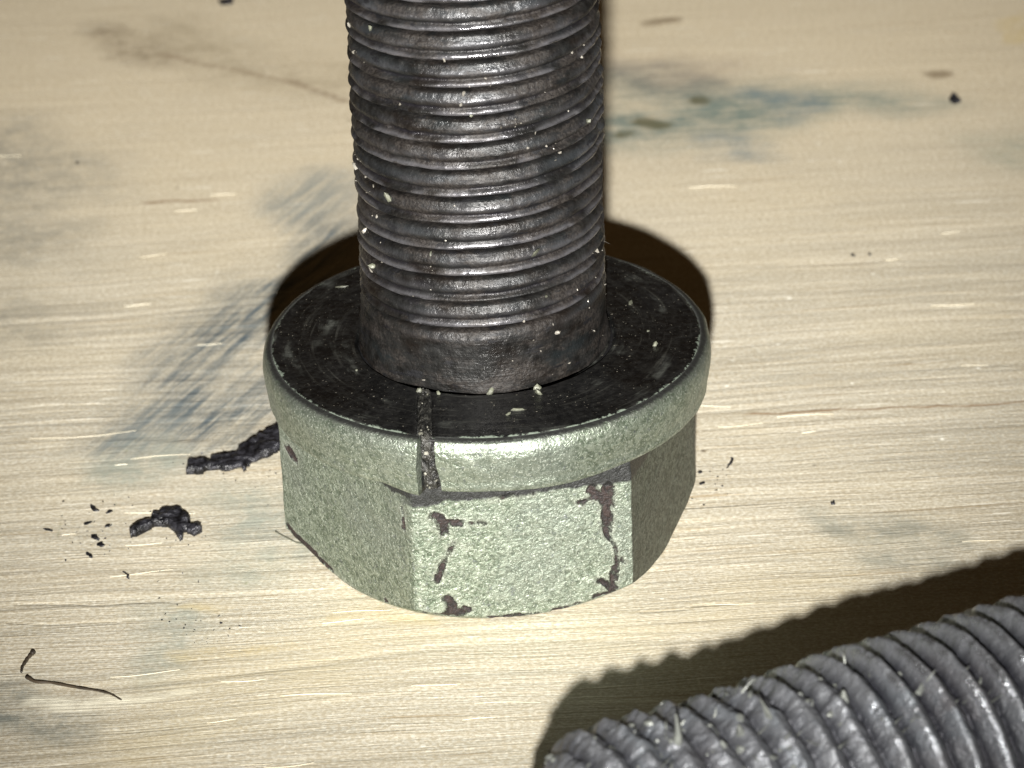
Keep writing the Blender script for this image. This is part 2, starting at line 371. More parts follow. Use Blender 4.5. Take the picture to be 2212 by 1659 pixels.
def paint_mat(name, bd, r_lo, r_hi, vc):
    n = NT(name); p = n.pos
    f1 = n.noise(p, 30, 4, .62, 1.2); f2 = n.noise(p, 60, 3, .6); big = n.noise(p, 1.6, 3, .6)
    tiny = n.noise(p, 120, 2, .6)
    col = n.mix(n.ramp(f1, .35, .65), (.115, .145, .102), (.295, .335, .265))
    col = n.mix(n.ramp(big, .4, .65, 0, .5), col, (.22, .245, .215))
    col = n.mix(n.ramp(f2, .52, .70, 0, vc), col, (.07, .085, .065))
    col = n.mix(n.ramp(tiny, .58, .66, 0, .7), col, (.60, .64, .56))
    col = n.mix(n.ramp(n.noise(n.mapping(p, (8, 8, 8)), 30, 3, .6), .60, .72, 0, .5), col, (.11, .12, .14))
    d = n.add(n.attr('chip'), n.mul(n.math('SUBTRACT', n.noise(p, 22, 5, .75), .5), .075))
    chip = n.ramp(d, .008, -.004)
    edge = n.mul(n.ramp(d, .030, .006), n.ramp(d, -.004, .008))
    rust = n.mix(n.ramp(f1, .4, .6), (.008, .006, .006), (.026, .016, .014))
    rust = n.mix(n.ramp(f2, .58, .7, 0, .8), rust, (.02, .012, .012))
    # soot packed under the flange, and crease shade painted below it
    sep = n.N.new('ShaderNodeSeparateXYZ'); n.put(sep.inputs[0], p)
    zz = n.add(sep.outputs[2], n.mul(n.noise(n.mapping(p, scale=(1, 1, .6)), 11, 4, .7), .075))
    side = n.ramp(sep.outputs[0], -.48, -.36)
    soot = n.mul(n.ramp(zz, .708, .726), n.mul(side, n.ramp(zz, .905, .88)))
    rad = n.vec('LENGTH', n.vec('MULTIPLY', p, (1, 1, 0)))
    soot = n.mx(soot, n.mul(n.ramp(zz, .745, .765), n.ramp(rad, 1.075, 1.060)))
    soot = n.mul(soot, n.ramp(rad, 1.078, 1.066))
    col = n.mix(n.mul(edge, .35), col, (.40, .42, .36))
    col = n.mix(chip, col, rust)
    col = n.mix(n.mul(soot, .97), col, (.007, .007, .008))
    # shade painted over the side that faces right, in a grimy brown
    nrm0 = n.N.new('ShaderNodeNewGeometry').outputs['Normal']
    rshade = n.ramp(n.vec('DOT_PRODUCT', nrm0, (math.cos(PHI_R), math.sin(PHI_R), 0)), .86, .97)
    rshade = n.mul(n.mul(rshade, n.ramp(sep.outputs[2], .82, .78)), n.ramp(f1, .25, .6, .65, 1))
    col = n.mix(n.mul(rshade, n.ramp(f1, .38, .58, .95, .55)), col, (.030, .026, .017))
    # black rubbed off over the upper edge of the rim
    up = n.ramp(n.add(sep.outputs[2], n.mul(f1, .035)), ZF+.002, ZF+.013)
    col = n.mix(n.mul(up, n.ramp(rad, 1.11, 1.085)), col, (.014, .013, .013))
    up2 = n.mul(n.ramp(n.add(sep.outputs[2], n.mul(f1, .12)), ZF+.004, ZF+.07), .6)
    col = n.mix(up2, col, (.085, .09, .085))
    col = n.mix(n.ramp(rad, .80, .74), col, (.008, .008, .009))  # recess round the neck: its shade painted in as black
    h = n.add(n.add(n.mul(f1, .6), n.mul(f2, .4)), n.mul(chip, -.55))
    nrm = n.bump(h, bd, 1.0)
    rough = n.mx(n.ramp(f2, .3, .7, r_lo, r_hi), n.mul(chip, .6))
    metal = n.mul(n.math('SUBTRACT', 1.0, n.mx(chip, soot)), .72)
    return n.out(col, rough, metal, nrm, .5)
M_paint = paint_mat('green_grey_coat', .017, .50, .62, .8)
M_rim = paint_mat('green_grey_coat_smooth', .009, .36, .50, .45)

bolt = empty('flange_bolt')
tag(bolt, 'large bolt standing upright on its green grey hexagonal flanged head, dark threaded shank', 'bolt')

def hexr(th, p=150):
    s = 0
    for i in range(6):
        s = s + np.maximum(0, np.cos(th-(PHI_F+i*math.pi/3)))**p
    return AP/s**(1/p)
def hexmix(th):
    d = np.abs((th-TH0+np.pi) % (2*np.pi)-np.pi); w_ = sstep(.35, .12, d)
    return hexr(th, 70)*w_ + hexr(th, 260)*(1-w_)
th = np.linspace(0, 2*np.pi, 1600, endpoint=False)
# cluster columns round the six corners
ph = (th-TH0) % (np.pi/3); thh = th - .135*np.sin(6*(th-TH0))/6*2   # more columns near the corners
hr = hexmix(thh)*1.002
wv = np.array([hexr(np.array([TH0+i*np.pi/3]), 54)[0] for i in range(6)])
r0 = .925
zc = np.maximum(0, (hr-r0))*.72 + .008     # height where the end chamfer meets the sides
rows = []
for s in np.linspace(0, 1, 8): rows.append((s*r0*np.ones_like(th)*.995, 0*th+.001))
for s in np.linspace(0, 1, 10)[1:]:
    rr = r0+(hr-r0)*s; zz = zc*s**1.15; rows.append((rr, zz))
for s in np.linspace(0, 1, 150)[1:]:
    rows.append((hr, zc+(ZB+.02-zc)*s))
RR = np.array([r for r, z in rows]); ZZ = np.array([z for r, z in rows]); TT = np.broadcast_to(thh, RR.shape)
Xh, Yh = RR*np.cos(TT), RR*np.sin(TT)
dr = .0035*fbm(Xh*9, Yh*9, ZZ*9, 41, 3) + .004*fbm(Xh*2, Yh*2, ZZ*2, 44, 2)
dr = dr*sstep(.0, .06, ZZ)
RR = RR+dr
PH = np.stack([RR*np.cos(TT), RR*np.sin(TT), ZZ], -1)
PHW = PH + .02*np.stack([fbm(PH[..., 0]*6, PH[..., 1]*6, PH[..., 2]*6, 301+i, 3) for i in range(3)], -1)
sd_ = [(on_face(*a, PHI_F, AP), on_face(*b, PHI_F, AP), r) for a, b, r in CHIP_F] + [(on_face(*a, PHI_L, AP), on_face(*b, PHI_L, AP), r) for a, b, r in CHIP_L]
dchip = dist_np(PHW, sd_)
RR = RR - .009*sstep(.004, -.004, dchip)
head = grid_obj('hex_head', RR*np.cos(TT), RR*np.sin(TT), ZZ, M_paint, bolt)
attr(head, 'chip', dchip)

# flange with the cut in its rim
prof = [(.62, ZF-.02), (.69, ZF-.030), (1.045, ZF-.004), (1.068, ZF), (1.084, ZF-.004), (1.098, ZF-.013), (1.108, ZF-.030), (1.115, ZF-.055), (1.117, ZF-.085),
        (1.113, ZF-.13), (1.106, ZF-.175), (1.098, ZF-.22), (1.097, ZF-.252), (1.092, ZF-.270), (1.082, ZF-.279), (1.06, ZF-.283), (1.03, ZF-.285), (.92, ZF-.286), (.80, ZF-.286)]
pr = np.array(prof); seg = np.r_[0, np.cumsum(np.hypot(*np.diff(pr, axis=0).T))]
ss = np.unique(np.concatenate([np.linspace(0, seg[2], 14), np.linspace(seg[2], seg[16], 100), np.linspace(seg[16], seg[-1], 6)]))
pr_r = np.interp(ss, seg, pr[:, 0]); pr_z = np.interp(ss, seg, pr[:, 1])
tf = np.sort(np.concatenate([np.linspace(0, 2*np.pi, 1100, endpoint=False), (NOTCH+np.linspace(-.07, .07, 240)) % (2*np.pi)]))
RR = np.repeat(pr_r[:, None], len(tf), 1); ZZ = np.repeat(pr_z[:, None], len(tf), 1); TT = np.broadcast_to(tf, RR.shape)
Xh, Yh = RR*np.cos(TT), RR*np.sin(TT)
da = (TT-NOTCH+np.pi) % (2*np.pi)-np.pi
hw = .036+.014*sstep(ZF-.03, ZF-.25, ZZ)     # half width of the cut grows downward
cen = .000+.010*sstep(ZF-.02, ZF-.25, ZZ)+.004*fbm(ZZ*20, 0*ZZ, 0*ZZ, 3, 2)
cut = sstep(1.0, .80, np.abs(da-cen)/hw)
outer = sstep(.95, 1.06, RR)
left = sstep(-.25, -.03, da)*(da < 0)        # the lip left of the cut stands a little lower and prouder
rs = .006*fbm(Xh*3, Yh*3, ZZ*5, 12, 3) + .0022*fbm(Xh*14, Yh*14, ZZ*14, 14, 2)
ZZ2 = ZZ + .004*fbm(Xh*3, Yh*3, 0*ZZ, 21, 2)*sstep(ZF-.2, ZF-.28, ZZ) - .026*left*sstep(ZF-.05, ZF-.25, ZZ)
RR2 = RR + rs*sstep(.9, 1.08, RR) + .016*left*outer
RR2 = RR2 - .075*cut*outer*sstep(.9, 1.05, RR); ZZ2 = ZZ2 - .03*cut*sstep(ZF-.03, ZF-.01, ZZ)
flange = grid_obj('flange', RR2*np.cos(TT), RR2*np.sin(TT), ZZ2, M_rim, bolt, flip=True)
attr(flange, 'chip', np.full(RR2.shape, 5.))

def face_mat():
    n = NT('sooty_bearing_face'); p = n.pos
    rad = n.vec('LENGTH', n.vec('MULTIPLY', p, (1, 1, 0)))
    ang = n.N.new('ShaderNodeMath'); ang.operation = 'ARCTAN2'
    sep = n.N.new('ShaderNodeSeparateXYZ'); n.put(sep.inputs[0], p); n.put(ang.inputs[0], sep.outputs[1]); n.put(ang.inputs[1], sep.outputs[0])
    cmb = n.N.new('ShaderNodeCombineXYZ'); n.put(cmb.inputs[0], n.mul(rad, 34)); n.put(cmb.inputs[1], n.mul(ang.outputs[0], 1.6))
    ring = n.noise(cmb.outputs[0], 1.0, 4, .65)
    cmb2 = n.N.new('ShaderNodeCombineXYZ'); n.put(cmb2.inputs[0], n.mul(rad, 9)); n.put(cmb2.inputs[1], n.mul(ang.outputs[0], 2.2))
    sm = n.noise(cmb2.outputs[0], 1.0, 4, .6)
    f = n.noise(p, 30, 4, .65); big = n.noise(p, 4, 3, .6)
    col = n.mix(n.ramp(f, .35, .7), (.003, .003, .0032), (.011, .011, .0105))
    col = n.mix(n.ramp(ring, .55, .75, 0, .7), col, (.040, .040, .035))
    col = n.mix(n.mul(n.ramp(sm, .55, .72), n.ramp(big, .4, .6)), col, (.055, .058, .052))
    col = n.mix(n.ramp(n.noise(p, 75, 2, .6), .68, .76, 0, .8), col, (.28, .26, .21))
    rim = n.ramp(n.add(rad, n.mul(n.math('SUBTRACT', n.noise(p, 18, 5, .75), .5), .09)), 1.056, 1.064)
    col = n.mix(n.mul(rim, .8), col, (.16, .19, .155))
    nr = n.bump(n.add(n.mul(ring, .5), n.mul(f, .5)), .012, 1.0)
    return n.out(col, n.ramp(big, .35, .65, .18, .42), .0, nr, .5)
M_face = face_mat()
rr = np.concatenate([np.linspace(.60, .70, 16), np.linspace(.70, 1.072, 70)[1:]])
tt = np.linspace(0, 2*np.pi, 720, endpoint=False)
RR, TT = np.meshgrid(rr, tt, indexing='ij')
Xh, Yh = RR*np.cos(TT), RR*np.sin(TT)
ZZ = ZF + .003 - .028*sstep(.650, .628, RR) - .010*sstep(1.055, 1.072, RR) + .0022*fbm(Xh*7, Yh*7, 0*Xh, 61, 3) + .0015*fbm(RR*40, TT*1.2, 0*Xh, 62, 2)
da = (TT-NOTCH+np.pi) % (2*np.pi)-np.pi
ZZ = ZZ - .03*sstep(.036, .028, np.abs(Xh+.296))*(Yh < 0)*sstep(.70, .74, RR)
grid_obj('bearing_face', Xh, Yh, ZZ, M_face, bolt, flip=True)

# seam filling of the cut
M_seam = simple('gritty_dark_filler', (.005, .005, .005), .4, .1, .5, 1, (.040, .039, .034), 26, .03)
sv = np.linspace(0, 1, 90); su = np.linspace(-1, 1, 22)
path_r = np.interp(sv, [0, .42, .50, .60, 1], [.66, 1.03, 1.062, 1.072, 1.045]); path_z = np.interp(sv, [0, .42, .5, .60, 1], [ZF-.004, ZF-.004, ZF-.016, ZF-.06, ZF-.285])
Sv, Su = np.meshgrid(sv, su, indexing='ij')
hwid = .034+.014*sstep(.5, 1, Sv); bulge = .014*(1-Su**2)+.012*fbm(Sv*16, Su*3, 0*Su, 71, 3)
outn = sstep(.42, .62, Sv)
Rr = path_r[:, None]+bulge*outn; Zz = path_z[:, None]+bulge*(1-outn)
prc = path_r[:, None]
Tt = -np.pi+np.arccos(np.clip(.296/prc, -1, 1)) + 0*Su
Tt = np.where(prc < 1.062, Tt, NOTCH); Tt = Tt*(1-sstep(.42, .52, Sv)) + NOTCH*sstep(.42, .52, Sv)
Tt = Tt + Su*hwid*np.clip(1.08/prc, 1, 1.6) + .010*sstep(.5, 1, Sv)
grid_obj('seam_filler', Rr*np.cos(Tt), Rr*np.sin(Tt), Zz, M_seam, bolt, wrap=False, flip=True)
M_grit = simple('pale_grit', (.10, .10, .08), .35, .1, .5, 0, (.26, .25, .21), 9)
bag = Bag()
for i in range(14):
    s = rng.uniform(.02, 1); r = np.interp(s, sv, path_r)+.012*(s > .5); z = np.interp(s, sv, path_z)+.010*(s <= .5); t = (NOTCH if r > 1.05 else -math.pi+math.acos(.296/r))+rng.uniform(-.026, .03)+.01*s
    bag.add(lump((r*math.cos(t), r*math.sin(t), z), rng.uniform(.004, .011)), ICO_F)
tag(bag.build('seam_grit', M_grit, bolt), None, None, None, 'stuff')

# shank: plain neck and thread in one turned piece
def steel_mat(name, dark=1.0, coords_rot=None):
    n = NT(name); p = n.pos
    if coords_rot: p = n.mapping(p, rot=coords_rot)
    f = n.noise(p, 16, 5, .65); fine = n.noise(p, 70, 3, .6); big = n.noise(n.mapping(p, scale=(1, 1, 1.8)), 2.2, 4, .6)
    big2 = n.noise(n.mapping(p, (4, 2, 7), scale=(1, 1, 2.2)), 2.8, 4, .6)
    ringn = n.noise(n.mapping(p, scale=(.8, .8, 22)), 1.0, 4, .6)
    k = dark
    col = n.mix(n.ramp(f, .35, .65), (.060*k, .058*k, .055*k), (.15*k, .15*k, .145*k))
    col = n.mix(n.ramp(big, .48, .66, 0, .75), col, (.085*k, .060*k, .044*k))
    col = n.mix(n.ramp(big2, .54, .68, 0, .7), col, (.10*k, .125*k, .135*k))
    col = n.mix(n.ramp(ringn, .55, .75, 0, .5), col, (.03*k, .026*k, .026*k))
    col = n.mix(n.ramp(n.noise(n.mapping(p, (3, 3, 3), scale=(1, 1, 2.2)), 7, 5, .7), .60, .70, 0, .75), col, (.012, .011, .013))
    col = n.mix(n.ramp(fine, .62, .74, 0, .7), col, (.34*k, .32*k, .27*k))
    return n, p, col, f, fine, big, ringn
n, p, col, f, fine, big, ringn = steel_mat('grimy_thread_steel', .12)
nr = n.bump(n.mul(n.math('SUBTRACT', 1.0, n.mul(n.attr('lip'), .8)), n.add(n.add(n.mul(f, .5), n.mul(fine, .25)), n.mul(ringn, .5))), .015, 1.0)
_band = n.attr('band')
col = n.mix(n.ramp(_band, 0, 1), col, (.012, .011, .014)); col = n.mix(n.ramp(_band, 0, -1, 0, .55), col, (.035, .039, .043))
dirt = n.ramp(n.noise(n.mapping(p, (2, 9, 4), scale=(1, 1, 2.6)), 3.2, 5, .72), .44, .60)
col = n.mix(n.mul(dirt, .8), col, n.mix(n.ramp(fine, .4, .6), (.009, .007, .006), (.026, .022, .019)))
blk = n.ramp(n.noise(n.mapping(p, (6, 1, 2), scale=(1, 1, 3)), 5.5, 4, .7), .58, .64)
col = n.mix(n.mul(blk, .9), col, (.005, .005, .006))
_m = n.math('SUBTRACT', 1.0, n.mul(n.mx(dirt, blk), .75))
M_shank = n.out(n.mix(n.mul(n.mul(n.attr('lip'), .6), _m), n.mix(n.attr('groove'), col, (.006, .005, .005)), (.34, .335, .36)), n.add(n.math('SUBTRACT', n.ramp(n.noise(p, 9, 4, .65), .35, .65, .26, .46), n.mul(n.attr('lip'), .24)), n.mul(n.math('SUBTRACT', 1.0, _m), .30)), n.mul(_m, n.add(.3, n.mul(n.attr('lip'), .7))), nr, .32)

PIT = .136
def zfront(px, py, r):                        # height of the front line of the shank seen at that picture row
    d = ray(px, py); n_ = np.array([0, -1., 0]); t = (r - CAM@n_)/(d@n_); return (CAM+d*t)[2]
ZL = zfront(1024, 713.5, .59)                # last groove, at the front
ztop = 4.2
zs = np.concatenate([np.linspace(ZF-.012, ZF+.05, 14)[:-1], np.arange(ZF+.05, 3.35, .0062), np.arange(3.35, ztop, .017), [ztop]])
tt = np.linspace(0, 2*np.pi, 620, endpoint=False)
ZZ, TT = np.meshgrid(zs, tt, indexing='ij')
Xh, Yh = np.cos(TT), np.sin(TT)
wn = .06*fbm(Xh*1.6, Yh*1.6, ZZ*3.4, 81, 3)
turn = (ZZ - ZL - PIT*((TT+np.pi/2+np.pi) % (2*np.pi)-np.pi)/(2*np.pi))/PIT + wn*.5
t = turn-np.floor(turn)                      # 0 at a groove, growing upwards
bandw = turn + .5
amp = sstep(-.6, -.05, turn)
# groove, bright wire-like lip just above it, broad packed flank falling back to the next groove
lip = np.exp(-((t-.16)/.08)**2)
groove = np.exp(-(np.minimum(t, 1-t)/.055)**2)
sm_ = .55+.45*sstep(-.4, .3, fbm(Xh*1.2, Yh*1.2, ZZ*4, 83, 3))
second = np.exp(-((t-.36)/.07)**2)*sm_
lip2 = np.exp(-((t-.60)/.11)**2)*sm_
body = .022*np.sin(np.pi*np.clip(t, 0, 1))**.6
damage = fbm(Xh*3.2, Yh*3.2, ZZ*6, 85, 4)
dmask = sstep(.05, .6, fbm(Xh*1.1+3, Yh*1.1, ZZ*1.2, 87, 2)+.25*(ZZ > 1.9)*(ZZ < 2.5))
prof_r = -.030 + body + .018*lip - .070*groove*(1-.6*dmask) - .016*second + .010*lip2
R = .600 + amp*prof_r + (1-amp)*(-.004) + .0045*damage*(1+1.8*dmask) + .0022*fbm(Xh*12, Yh*12, ZZ*20, 88, 3)*(1+dmask)*(1-.8*amp*lip)
neck = sstep(ZF+.11, ZF+.0, ZZ)
R = R + neck*(.008+.010*fbm(Xh*2.5, Yh*2.5, ZZ*6, 89, 3)) + .020*sstep(-.35, -.95, Xh)*sstep(ZF+.22, ZF+.05, ZZ)
R[-1] = .02
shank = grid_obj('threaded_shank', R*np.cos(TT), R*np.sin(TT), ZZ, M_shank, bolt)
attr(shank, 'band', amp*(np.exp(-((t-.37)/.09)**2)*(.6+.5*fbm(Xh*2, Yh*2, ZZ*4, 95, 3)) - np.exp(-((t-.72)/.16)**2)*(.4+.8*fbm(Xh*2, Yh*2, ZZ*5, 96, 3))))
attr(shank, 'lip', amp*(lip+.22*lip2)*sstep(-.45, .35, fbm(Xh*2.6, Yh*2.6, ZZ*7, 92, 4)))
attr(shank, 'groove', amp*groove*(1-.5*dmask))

def shank_r(z, th_):                          # radius at the nearest mesh sample
    i = np.searchsorted(zs, z); j = int(round((th_ % (2*math.pi))/(2*math.pi)*620)) % 620
    return R[min(i, len(zs)-1), j]
M_speck = simple('bright_speck', (.12, .11, .09), .3, .3, .6, 0, (.34, .32, .28), 9)
bag = Bag()
for i in range(300):
    t_a = math.radians(-90+rng.uniform(-88, 88)); z = rng.uniform(ZF+.02, 3.3)
    if rng.random() < .35: z = rng.normal(2.25, .22)
    if z < ZF+.02 or fbm(np.array(2.2*t_a), np.array(3.0*z), np.array(0.), 77, 2) < .12+.3*rng.random(): continue
    r = shank_r(z, t_a)
    s = rng.uniform(.0025, .007) if rng.random() < .86 else rng.uniform(.008, .014)
    bag.add(lump((r*math.cos(t_a), r*math.sin(t_a), z), (s*rng.uniform(.6, 1.7), s*rng.uniform(.6, 1.5), s*.8), jit=.45), ICO_F)
tag(bag.build('thread_grit', M_speck, bolt), None, None, None, 'stuff')
# pale crumbs stuck to the thread and the flange, each picked out in the picture
M_crumb = simple('pale_crumb', (.06, .062, .046), .5, 0, .4, 1, (.13, .135, .10), 14, .01)
def shank_pt(px, py):
    best = None
    for r_ in (.6,):
        d = ray(px, py); a = d[0]**2+d[1]**2; b = 2*(CAM[0]*d[0]+CAM[1]*d[1]); c_ = CAM[0]**2+CAM[1]**2-r_*r_
        tt_ = (-b-math.sqrt(max(b*b-4*a*c_, 0)))/(2*a); best = CAM+d*tt_
    return best
for (px, py, s) in [(1158, 545, (.045, .02, .032)), (1270, 262, (.03, .02, .035)), (838, 425, (.042, .02, .03)), (930, 548, (.01, .01, .035)), (805, 575, (.03, .02, .04)), (800, 60, (.02, .015, .03)), (1180, 640, (.012, .01, .012)), (1017, 250, (.016, .01, .014))]:
    b = Bag(); b.add(lump(shank_pt(px, py), np.array(s)*.62, jit=.3), ICO_F); b.build('stuck_crumb', M_crumb, bolt)
for (px, py, s) in [(1362, 655, (.026, .012, .010)), (1415, 745, (.02, .012, .008)), (1165, 850, (.026, .03, .010)), (1120, 885, (.04, .010, .008)), (1098, 895, (.02, .02, .008)), (1060, 845, (.03, .012, .008)), (770, 800, (.008, .008, .008)), (735, 620, (.05, .006, .004)), (1160, 840, (.02, .02, .01)), (1400, 715, (.008, .008, .006)), (948, 850, (.018, .010, .008)), (905, 845, (.012, .018, .02))]:
    b = Bag(); b.add(lump(at(px, py, ZF+.004), s, jit=.2), ICO_F); b.build('stuck_crumb', M_crumb, bolt)

# ================================================================== LYING BOLT
A0 = np.array([.22, -3.825, 0]); ANG = math.radians(23.18)
n, p, col, f, fine, big, ringn = steel_mat('dull_grey_steel', .8)
nr = n.bump(n.add(n.add(n.mul(f, .5), n.mul(fine, .3)), n.mul(ringn, .2)), .022, 1.0)
wear = n.mul(n.attr('crest'), n.ramp(n.noise(p, 5, 4, .7), .42, .58))
M_rod = n.out(n.mix(n.mul(wear, .6), n.mix(n.mul(n.attr('groove'), .93), n.mix(.5, col, (.20, .213, .24)), (.008, .008, .014)), (.48, .50, .54)), n.math('SUBTRACT', n.ramp(n.noise(p, 9, 4, .65), .35, .65, .28, .5), n.mul(wear, .12)), n.add(.4, n.mul(wear, .5)), nr, .5)
LR, LP = .60, .136
def rod_build():
    zs2 = np.concatenate([[0, .004], np.arange(.01, 4.2, .0065), [7.0, 7.0]])
    t2 = np.linspace(0, 2*np.pi, 520, endpoint=False)
    Z2, T2 = np.meshgrid(zs2, t2, indexing='ij'); Xc, Yc = np.cos(T2), np.sin(T2)
    w = .05*fbm(Xc*1.2, Yc*1.2, Z2*1.5, 101, 2)
    tr = (Z2-LP*T2/(2*np.pi))/LP+w*.6; t = tr-np.floor(tr)
    mush = sstep(1.5, .7, Z2+.35*fbm(Xc, Yc, Z2, 103, 2))
    crest = (1-np.abs(2*t-1))**1.05; rlip = np.exp(-((t-.36)/.10)**2)
    Rr = LR-.084+.074*crest*(1-.40*mush)+.015*rlip*(1-mush)-.022*np.exp(-(np.minimum(t, 1-t)/.10)**2)*(1-.4*mush)
    Rr = Rr+.0055*fbm(Xc*2.5, Yc*2.5, Z2*3.5, 105, 4)*(1+.9*mush)+.006*fbm(Xc*12, Yc*12, Z2*20, 106, 4)*(1+1.0*mush)
    Rr = Rr-.20*sstep(.22, 0, Z2)**1.6-.015*sstep(.5, 0, Z2)
    Rr[0] = .01; Rr[-1] = .01
    return zs2, t2, Z2, T2, Rr, np.exp(-(np.minimum(t, 1-t)/.20)**2)*(1-.35*mush), rlip*(1-.7*mush)
zs2, t2, Z2, T2, Rr, rgro, rcr = rod_build()
rod = empty('lying_bolt', (A0[0], A0[1], 0))
tag(rod, 'blurred grey threaded bolt lying in the lower right foreground, its end rough with burrs', 'bolt')
ax = np.array([math.cos(ANG), math.sin(ANG), 0]); sd = np.array([-math.sin(ANG), math.cos(ANG), 0]); upv = np.array([0, 0, 1.])
def rodpt(z, r, t):
    return (ax*np.asarray(z)[..., None] + sd*(r*np.cos(t))[..., None] + upv*(r*np.sin(t)+LR-.0)[..., None])
P = rodpt(Z2, Rr, T2)
rb = grid_obj('threaded_body', P[..., 0], P[..., 1], P[..., 2], M_rod, rod)
attr(rb, 'groove', rgro); attr(rb, 'crest', rcr)
M_burr = simple('pale_burr', (.09, .095, .09), .45, .3, .5, 1, (.20, .21, .19), 14, .01)
bag = Bag()
def spike(bag, base, dirv, L, wd, bend=.2):
    dirv = np.asarray(dirv, float); dirv /= np.linalg.norm(dirv)
    s = np.cross(dirv, [0.3, .2, 1.]); s /= np.linalg.norm(s); q = np.cross(dirv, s)
    V = []; ns = 5
    for j in range(ns):
        u = j/(ns-1); c = base+dirv*L*u+s*bend*L*u*u; ww = wd*(1-.8*u)
        for a in range(5): V.append(c+ww*(math.cos(a*1.2566)*s+math.sin(a*1.2566)*q*.6))
    F = []
    for j in range(ns-1):
        for a in range(5): F.append((5*j+a, 5*j+(a+1) % 5, 5*j+5+(a+1) % 5, 5*j+5+a))
    F += [(4, 3, 2, 1, 0), tuple(range(5*ns-5, 5*ns))]
    bag.add(V, F)
for (z, a, L, wd) in [(.50, 96, .13, .022), (.90, 96, .10, .022), (.76, 100, .05, .03), (.34, 108, .04, .02), (1.22, 98, .05, .03), (.70, 118, .05, .02), (.16, 100, .05, .02), (1.55, 104, .05, .022)]:
    t_a = math.radians(a); j = int(round(t_a/(2*math.pi)*520)); i = np.searchsorted(zs2, z)
    b0 = P[i, j]; dv = sd*math.cos(t_a)+upv*math.sin(t_a)+ax*rng.uniform(-.5, .3)
    b = Bag(); spike(b, b0-dv*.01, dv, L, wd); b.build('burr', M_burr, rod)
bag = Bag()
for i in range(46):                          # frayed metal slivers along the worn crests
    z = rng.uniform(.02, 1.9); t_a = math.radians(rng.uniform(70, 122)); j = int(round(t_a/(2*math.pi)*520)); i_ = np.searchsorted(zs2, z)
    dv = sd*math.cos(t_a)+upv*math.sin(t_a)+ax*rng.uniform(-1.2, 1.2)
    spike(bag, P[i_, j]-dv*.004, dv, rng.uniform(.02, .075), rng.uniform(.004, .010), rng.uniform(-.5, .5))
for i in range(90):
    z = abs(rng.normal(.5, .5))+.02; a = rng.uniform(20, 170); t_a = math.radians(a)
    j = int(round(t_a/(2*math.pi)*520)); k_ = np.searchsorted(zs2, z); b0 = P[min(k_, len(zs2)-1), j]
    s = rng.uniform(.006, .020); bag.add(lump(b0, (s*1.3, s, s*.7)), ICO_F)
tag(bag.build('torn_metal_grains', M_burr, rod), None, None, None, 'stuff')

# ================================================================== DEBRIS
M_black = simple('black_flake', (.004, .004, .005), .30, .1, .5, 1, (.035, .035, .042), 22, .03)
def flake(name, pts, thick, lift=0.0, seed=1, mat=None, res=.0085):
    G2 = np.array([G(*q)[:2] for q in pts]); c = G2.mean(0); Q = G2-c
    lo_, hi_ = Q.min(0)-res, Q.max(0)+res
    xs = np.arange(lo_[0], hi_[0], res); ys = np.arange(lo_[1], hi_[1], res)
    Xc, Yc = np.meshgrid(xs, ys, indexing='ij')
    Xw = Xc+.012*fbm(Xc*16, Yc*16, 0*Xc, seed, 3); Yw = Yc+.012*fbm(Xc*16, Yc*16, 0*Xc, seed+5, 3)
    ins = np.zeros(Xc.shape, bool); dm = np.full(Xc.shape, 9.)
    for i in range(len(Q)):
        a, b = Q[i], Q[(i+1) % len(Q)]
        with np.errstate(divide='ignore', invalid='ignore'):
            cr = ((a[1] > Yw) != (b[1] > Yw)) & (Xw < (b[0]-a[0])*(Yw-a[1])/(b[1]-a[1])+a[0])
        ins ^= cr
        ba = b-a; h = np.clip(((Xw-a[0])*ba[0]+(Yw-a[1])*ba[1])/(ba@ba+1e-12), 0, 1)
        dm = np.minimum(dm, np.hypot(Xw-a[0]-ba[0]*h, Yw-a[1]-ba[1]*h))
    H = thick*(.55+.45*sstep(0, .015, dm))*(1+.30*fbm(Xc*5, Yc*5, 0*Xc, seed+9, 3)) + thick*.22*fbm(Xc*24, Yc*35, 0*Xc, seed+3, 2)
    H = np.maximum(H, .25*thick)
    n0, m0 = ins.shape; cell = ins[:-1, :-1]&ins[1:, :-1]&ins[:-1, 1:]&ins[1:, 1:]
    base = lift*sstep(0, 1, (Xc-xs[0])/(xs[-1]-xs[0]))
    idx = np.arange(n0*m0).reshape(n0, m0); Nn = n0*m0
    Vt = np.stack([Xc, Yc, base+H], -1).reshape(-1, 3); Vb = np.stack([Xc, Yc, base], -1).reshape(-1, 3)
    F = []
    I, J = np.nonzero(cell)
    for i, j in zip(I, J):
        a, b, c2, d = idx[i, j], idx[i+1, j], idx[i+1, j+1], idx[i, j+1]
        F.append((a, b, c2, d)); F.append((d+Nn, c2+Nn, b+Nn, a+Nn))
        if i == 0 or not cell[i-1, j]: F.append((a, d, d+Nn, a+Nn))
        if i == cell.shape[0]-1 or not cell[i+1, j]: F.append((c2, b, b+Nn, c2+Nn))
        if j == 0 or not cell[i, j-1]: F.append((b, a, a+Nn, b+Nn))
        if j == cell.shape[1]-1 or not cell[i, j+1]: F.append((d, c2, c2+Nn, d+Nn))
    V = np.concatenate([Vt, Vb]); used = np.unique(np.array(F)); mp = -np.ones(len(V), int); mp[used] = np.arange(len(used))
    me = bpy.data.meshes.new(name); me.from_pydata(V[used].tolist(), [], mp[np.array(F)].tolist()); me.update()
    o = link(name, me, mat or M_black, None, True); o.location = (c[0], c[1], -.003)
    return o
